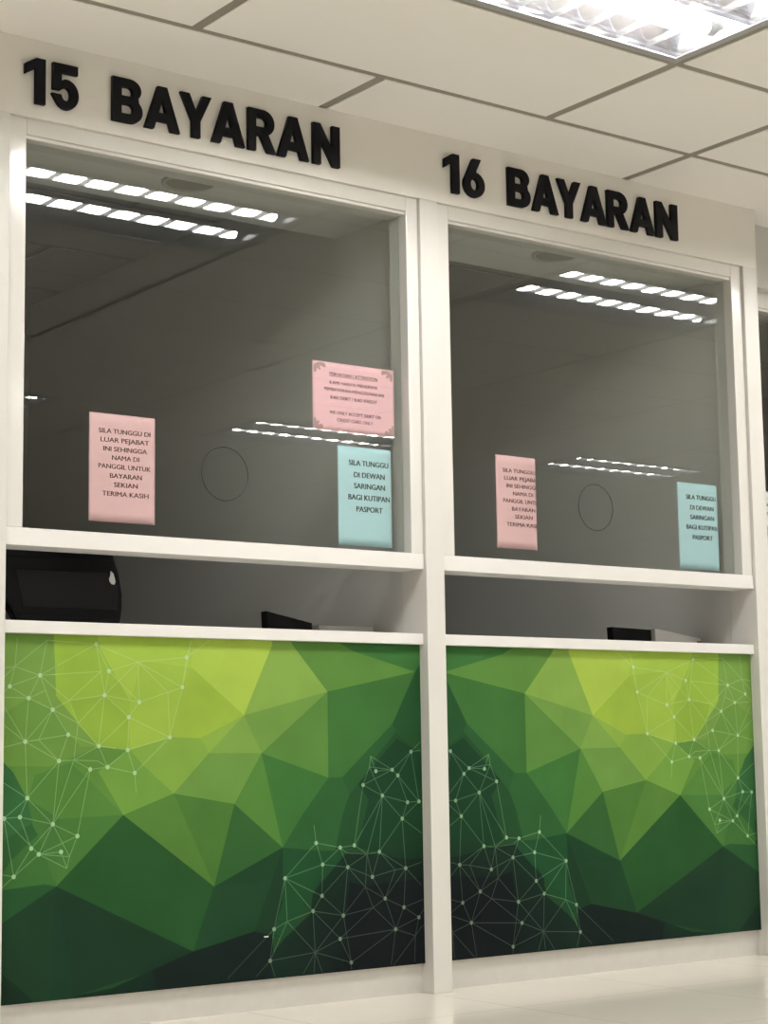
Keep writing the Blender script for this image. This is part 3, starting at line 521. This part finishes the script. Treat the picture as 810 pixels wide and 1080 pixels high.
# ------------------------------------------------------------------ ceiling lights with louvres
LW, LD = 1.24, 0.62
def make_lamp():
    r = thing('ceiling_light', 'x', 'ceiling light', (0, 0, 0), 'louvred fluorescent ceiling lights')
    hx, hy = LW/2 - .012, LD/2 - .010
    bm = bmesh.new(); w = 0.027
    box(bm, -hx, hx, -hy, -hy+w, H-.004, H+.012); box(bm, -hx, hx, hy-w, hy, H-.004, H+.012)
    box(bm, -hx, -hx+w, -hy+w, hy-w, H-.004, H+.012); box(bm, hx-w, hx, -hy+w, hy-w, H-.004, H+.012)
    obj('rim', bm, M_rim, r, bevel=0.002)
    bm = bmesh.new(); t = 0.003; zt = H+.105
    box(bm, -hx, hx, -hy, hy, zt, zt+t)
    box(bm, -hx, hx, -hy, -hy+t, H+.012, zt); box(bm, -hx, hx, hy-t, hy, H+.012, zt)
    box(bm, -hx, -hx+t, -hy+t, hy-t, H+.012, zt); box(bm, hx-t, hx, -hy+t, hy-t, H+.012, zt)
    obj('housing', bm, M_house, r)
    ix, iy = hx-w, hy-w
    for s in (-1, 1):
        bm = bmesh.new(); yc = s*iy/2
        cyl(bm, (-ix+.02, yc, H+.038), (ix-.02, yc, H+.038), 0.0185, 16)
        tu = obj('tube', bm, M_tube, r, smooth=False)
        for e in (-1, 1):
            bm = bmesh.new(); cyl(bm, (e*(ix-.02), yc, H+.038), (e*(ix-.001), yc, H+.038), 0.0195, 16)
            obj('tube_cap', bm, M_cap, tu)
    # longitudinal reflectors (parabolic V) and cross blades
    zb, zt = H+.001, H+.060
    for yc, half in ((0.0, 0.030), (-iy, 0.030), (iy, 0.030)):
        bm = bmesh.new()
        L_ = [(yc, zb)]; 
        pr = []
        for k in range(6):
            f = k/5; pr.append((half*(f**1.4)+.0012, zb+(zt-zb)*f))
        lft = [(yc-p[0], p[1]) for p in pr]; rgt = [(yc+p[0], p[1]) for p in pr]
        if yc < -.01: lft = [(yc, p[1]) for p in pr]
        if yc > .01: rgt = [(yc, p[1]) for p in pr]
        prism(bm, lft[::1] + rgt[::-1], 'x', -ix, ix)
        obj('side_reflector', bm, M_mirror, r)
    n = 10
    for c in (-1, 1):
        for k in range(0, n+1):
            x = -ix + 2*ix*k/n
            x = min(max(x, -ix+.001), ix-.001)
            bm = bmesh.new()
            ya, yb_ = (c*.002, c*(iy-.002)) if c > 0 else (c*(iy-.002), c*.002)
            prism(bm, [(x-.0010, zb), (x+.0010, zb), (x+.0013, zb+.018), (x-.0013, zb+.018)], 'y', ya, yb_)
            obj('louvre_blade', bm, M_blade, r)
    return r
names = {
    (0, 2): 'bright louvred ceiling light shining at the upper right corner of the photo',
    (1, 2): 'louvred ceiling light whose reflection lies at the top of the right window',
    (0, 8): 'louvred ceiling light in the far row, only its end reflected beside the first pink notice',
    (1, 8): 'louvred ceiling light whose reflection lies low in the left window by the pink landscape notice',
    (2, 8): 'louvred ceiling light whose reflection lies low in the right window above the round hole',
}
first = None
ks = {2: 0, 8: 0, 13: 0}
def dup(root):
    c = root.copy(); COL.objects.link(c)
    for ch in root.children:
        d = ch.copy(); COL.objects.link(d); d.parent = c
        for gch in ch.children:
            e = gch.copy(); COL.objects.link(e); e.parent = d
    return c
for (x, rr) in LAMPS:
    k = round((x - JX - (0.76 if rr == 8 else 0))/2.48)
    if first is None: o = first = make_lamp()
    else: o = dup(first)
    o.location = (x + LW/2, (ROWS[rr] + ROWS[rr+1])/2, 0)
    o['label'] = names.get((k, rr), 'louvred fluorescent ceiling light of the hall, outside the photo')

# ------------------------------------------------------------------ writing: black letters of the signs
def arc(cx, cz, rx, rz, a0, a1, n=10):
    return [(cx+rx*math.cos(math.radians(a0+(a1-a0)*i/n)), cz+rz*math.sin(math.radians(a0+(a1-a0)*i/n))) for i in range(n+1)]
G = {
 '1': (0.46, [[(.235, 0), (.46, 0), (.46, 1), (.245, 1), (0, .84), (0, .61), (.235, .765)]]),
 '5': (0.64, [[(.03, 1), (.62, 1), (.62, .80), (.235, .80), (.235, .62)] + arc(.35, .33, .29, .335, 105, -150, 22) + [(.0, .31), (.22, .31)] + arc(.335, .33, .105, .15, 200, 480, 14) + [(.215, .405), (.03, .405)]]),
 '6': (0.68, [[(.31, 1), (.57, 1), (.385, .645)] + arc(.34, .325, .34, .33, 82, -205, 30) + [(.06, .50)], arc(.34, .325, .125, .15, 0, 360, 20)[:-1]]),
 'B': (0.74, [[(0, 0), (0, 1), (.42, 1)] + arc(.42, .755, .285, .245, 90, -42, 12) + arc(.44, .28, .30, .28, 45, -90, 12), 
              [(.22, .80), (.39, .80)] + arc(.39, .70, .095, .10, 90, -90, 8) + [(.22, .60)],
              [(.22, .41), (.40, .41)] + arc(.40, .305, .105, .105, 90, -90, 8) + [(.22, .20)]]),
 'A': (0.90, [[(0, 0), (.335, 1), (.565, 1), (.90, 0), (.665, 0), (.605, .19), (.295, .19), (.235, 0)], [(.36, .385), (.54, .385), (.45, .69)]]),
 'Y': (0.82, [[(.30, 0), (.52, 0), (.52, .38), (.82, 1), (.585, 1), (.41, .60), (.235, 1), (0, 1), (.30, .38)]]),
 'R': (0.79, [[(0, 0), (0, 1), (.42, 1)] + arc(.42, .69, .325, .31, 90, -62, 14) + [(.79, 0), (.545, 0), (.335, .375), (.22, .375), (.22, 0)],
              [(.22, .80), (.40, .80)] + arc(.40, .69, .115, .11, 90, -90, 8) + [(.22, .58)]]),
 'N': (0.77, [[(0, 0), (0, 1), (.205, 1), (.55, .42), (.55, 1), (.77, 1), (.77, 0), (.57, 0), (.22, .58), (.22, 0)]]),
}
def glyph_mesh(ch, x0, x1, z0, z1, depth):
    w, loops = G[ch]
    cu = bpy.data.curves.new('glyph', 'CURVE'); cu.dimensions = '2D'; cu.fill_mode = 'BOTH'
    cu.extrude = depth/2 - .001; cu.bevel_depth = 0.001; cu.bevel_resolution = 1; cu.offset = -0.001
    for lp in loops:
        s = cu.splines.new('POLY'); s.points.add(len(lp)-1); s.use_cyclic_u = True
        for p, q in zip(s.points, lp):
            p.co = (x0 + q[0]/w*(x1-x0), z0 + q[1]*(z1-z0), 0, 1)
    o = bpy.data.objects.new('glyph', cu); COL.objects.link(o)
    dg = bpy.context.evaluated_depsgraph_get(); dg.update()
    me = bpy.data.meshes.new_from_object(o.evaluated_get(dg))
    bpy.data.objects.remove(o); bpy.data.curves.remove(cu)
    me.transform(Matrix(((1, 0, 0, 0), (0, 0, -1, 0), (0, 1, 0, 0), (0, 0, 0, 1))))   # (x, y, z) -> (x, -z, y)
    me.transform(Matrix.Translation((0, -depth/2, 0)))
    me.materials.clear()
    return me
S15 = [(2.071, 2.130), (2.148, 2.228), (2.331, 2.424), (2.431, 2.543), (2.545, 2.646), (2.647, 2.758), (2.769, 2.864), (2.869, 2.980), (2.995, 3.091)]
S16 = [(3.489, 3.548), (3.566, 3.650), (3.748, 3.841), (3.850, 3.961), (3.959, 4.061), (4.063, 4.175), (4.181, 4.278), (4.287, 4.398), (4.407, 4.509)]
for txt, xs, lab in (('15BAYARAN', S15, 'black raised letters reading 15 BAYARAN on the wall over the left window'),
                     ('16BAYARAN', S16, 'black raised letters reading 16 BAYARAN on the wall over the right window')):
    r = thing('counter_sign', lab, 'sign', ((xs[0][0]+xs[-1][1])/2, 0, 2.42), 'black letter signs')
    for ch, (a, b) in zip(txt, xs):
        o = obj('number' if ch.isdigit() else 'letter', glyph_mesh(ch, a, b, 2.4205, 2.5455, 0.014), M_letter, r)
        o['label'] = 'black %s %s' % ('number' if ch.isdigit() else 'letter', ch)

# ------------------------------------------------------------------ paper notices behind the glass
def text_mesh(txt, cx, z, w, h, bold):
    cu = bpy.data.curves.new('txt', 'FONT'); cu.body = txt; cu.align_x = 'CENTER'; cu.size = 1.0; cu.offset = 0.0; cu.resolution_u = 3
    o = bpy.data.objects.new('txt', cu); COL.objects.link(o)
    dg = bpy.context.evaluated_depsgraph_get(); dg.update()
    me = bpy.data.meshes.new_from_object(o.evaluated_get(dg))
    bpy.data.objects.remove(o); bpy.data.curves.remove(cu)
    xs = [v.co.x for v in me.vertices]; ys = [v.co.y for v in me.vertices]
    sx = w/(max(xs)-min(xs)); sy = h/CAP
    mx_ = (max(xs)+min(xs))/2; my = CAP/2
    pts = [((v.co.x-mx_)*sx + cx, (v.co.y-my)*sy + z) for v in me.vertices]
    fs = [tuple(p.vertices) for p in me.polygons]
    bpy.data.meshes.remove(me)
    return pts, fs

CAP = 0.729
YG = 0.0555       # just behind the pane
def notice(label, corner, size, lines, capf, m, ink, curl=None, skew=0.0, bold=.001, under=None, ornaments=False, group=None, y0=YG, rt=(0, 0)):
    """corner: lower left; lines: (text, v from top, centre u, width as part of the paper width)"""
    x0, z0 = corner; W, Hh = size
    root = thing('notice', label, 'notice', (x0+W/2, y0, z0), group)
    def place(u, v, dy):          # u, v in metres from the lower left corner
        xx, yy = u, 0.0
        if curl:
            u0, r = curl
            if u > u0:
                t = (u-u0)/r
                xx = u0 + r*math.sin(t); yy = r*(1-math.cos(t))
                nx, ny = math.sin(t), -math.cos(t)
                return (x0+xx+skew*(1-v/Hh)+nx*dy, y0+yy+ny*dy, z0+v - rt[0]*u)
        return (x0+xx+skew*(1-v/Hh), y0+yy-dy, z0+v - rt[0]*u)
    nu, nv = 30, 12
    bm = bmesh.new()
    gr = [[bm.verts.new(place(W*i/nu, Hh*j/nv, 0)) for i in range(nu+1)] for j in range(nv+1)]
    for j in range(nv):
        for i in range(nu): bm.faces.new((gr[j][i], gr[j][i+1], gr[j+1][i+1], gr[j+1][i]))
    o = obj('sheet', bm, m, root, smooth=True)
    md = o.modifiers.new('thick', 'SOLIDIFY'); md.thickness = 0.0003; md.offset = -1
    bm = bmesh.new()
    for (t, v, cu_, wf) in lines:
        pts, fs = text_mesh(t, cu_*W, Hh*(1-v), wf*W, capf*Hh, bold)
        for sh, dy in ((-bold/2, .0006), (bold/2, .0008)):     # printed bold: two strokes side by side
            vv = [bm.verts.new(place(p[0]+sh, p[1], dy)) for p in pts]
            for f in fs:
                try: bm.faces.new([vv[i] for i in f])
                except ValueError: pass
    if under:
        v, cu_, wf = under
        a, b = (cu_-wf/2)*W, (cu_+wf/2)*W
        zz = Hh*(1-v); n = 8
        for i in range(n):
            u1, u2 = a+(b-a)*i/n, a+(b-a)*(i+1)/n
            bm.faces.new([bm.verts.new(place(*q, 0.0006)) for q in ((u1, zz), (u2, zz), (u2, zz+.0011), (u1, zz+.0011))])
    obj('lettering', bm, ink, root)
    if ornaments:
        bm = bmesh.new()
        for cx in (0, 1):
            for cz in (0, 1):
                for (du, dv, ru, rv, an) in ((.030, .009, .018, .006, 0), (.010, .022, .006, .014, 0), (.020, .018, .012, .005, 40), (.040, .013, .008, .004, 20)):
                    if cz == 0: du, dv = du*.7, dv
                    u = du if cx == 0 else W-du; v = Hh-dv if cz else dv
                    sg = (1 if cx else -1)*(1 if cz else -1)
                    ca, sa = math.cos(math.radians(an*sg)), math.sin(math.radians(an*sg))
                    bm.faces.new([bm.verts.new(place(u+ru*math.cos(k*.628)*ca-rv*math.sin(k*.628)*sa, v+ru*math.cos(k*.628)*sa+rv*math.sin(k*.628)*ca, 0.0005+.0001*an/40)) for k in range(10)])
        obj('corner_ornament', bm, M_orn, root)['label'] = 'faded leaf ornaments in the corners'
    return root
PK = [('SILA TUNGGU DI', .158, .525, .77), ('LUAR PEJABAT', .240, .53, .725), ('INI SEHINGGA', .323, .535, .65), ('NAMA DI', .403, .54, .405),
      ('PANGGIL UNTUK', .485, .528, .78), ('BAYARAN', .57, .545, .475), ('SEKIAN', .652, .545, .35), ('TERIMA KASIH', .738, .54, .69)]
BL_ = [('SILA TUNGGU', .160, .555, .71), ('DI DEWAN', .280, .565, .55), ('SARINGAN', .392, .565, .555), ('BAGI KUTIPAN', .508, .557, .745), ('PASPORT', .625, .56, .47)]
AT = [('PERHATIAN / ATTENTION', .165, .50, .585), ('KAMI HANYA MENERIMA', .292, .50, .587), ('PEMBAYARAN MENGGUNAKAN', .392, .505, .73), ('KAD DEBIT / KAD KREDIT', .507, .50, .57),
      ('WE ONLY ACCEPT DEBIT OR', .727, .515, .63), ('CREDIT CARD ONLY', .830, .51, .44)]
notice('pink upright paper notice with eight centred lines on the left window', (2.300, 1.3235), (0.205, 0.295), PK, .0455, M_pink, M_inkp, curl=(.192, .02), bold=.0009)
notice('pink landscape paper notice with corner ornaments, above the blue notice on the left window', (3.029, 1.640), (0.299, 0.2055), AT, .050, M_pink2, M_inkp, bold=.0002,
       under=(.202, .50, .585), ornaments=True)
notice('pale blue paper notice under the landscape pink one on the left window', (3.116, 1.3035), (0.204, 0.2955), BL_, .057, M_blue, M_ink, curl=(.18, .04), bold=.0014)
notice('pink upright paper notice with its right edge curling back, on the right window', (3.724, 1.328), (0.206, 0.295), PK, .044, M_pink, M_inkp, curl=(.150, .036), bold=.0009)
notice('pale blue paper notice at the lower right of the right window', (4.529, 1.3005), (0.206, 0.2965), BL_, .055, M_blue, M_ink, curl=(.17, .06), bold=.0014)
notice('white paper notice on the glass beyond the right post', (5.085, 1.497), (0.21, 0.130), [('SILA', .36, .30, .24), ('TUNGGU', .62, .40, .40)], .10, M_white, M_ink, y0=0.2095, bold=.01)

# ------------------------------------------------------------------ light, camera, view
w = bpy.data.worlds.new('dim_surround'); SC.world = w; w.use_nodes = True
w.node_tree.nodes['Background'].inputs['Color'].default_value = (0.05, 0.05, 0.05, 1)
w.node_tree.nodes['Background'].inputs['Strength'].default_value = 0.2

cam = bpy.data.cameras.new('camera'); co = bpy.data.objects.new('camera', cam); COL.objects.link(co)
R_ = Vector((0.80257519, -0.59635201, -0.01540591)); U_ = Vector((-0.06535826, -0.1135705, 0.99137785)); F_ = Vector((0.59295983, 0.79464836, 0.1301254))
M4 = Matrix((R_, U_, -F_)).transposed().to_4x4()
M4.translation = Vector((0.0, -4.34547263, 0.69022748))
co.matrix_world = M4
cam.sensor_fit = 'VERTICAL'; cam.sensor_height = 24.0
cam.lens = 24.0 * 1953.2 / 1080.0
cam.clip_start = 0.02
SC.camera = co
SC.view_settings.view_transform = 'Standard'
SC.view_settings.look = 'None'
SC.view_settings.gamma = 1.0
SC.view_settings.use_curve_mapping = False
SC.view_settings.exposure = -0.06
SC.cycles.use_denoising = True
SC.cycles.caustics_reflective = False
SC.cycles.max_bounces = 12
SC.cycles.transparent_max_bounces = 16
SC.cycles.sample_clamp_indirect = 6.0
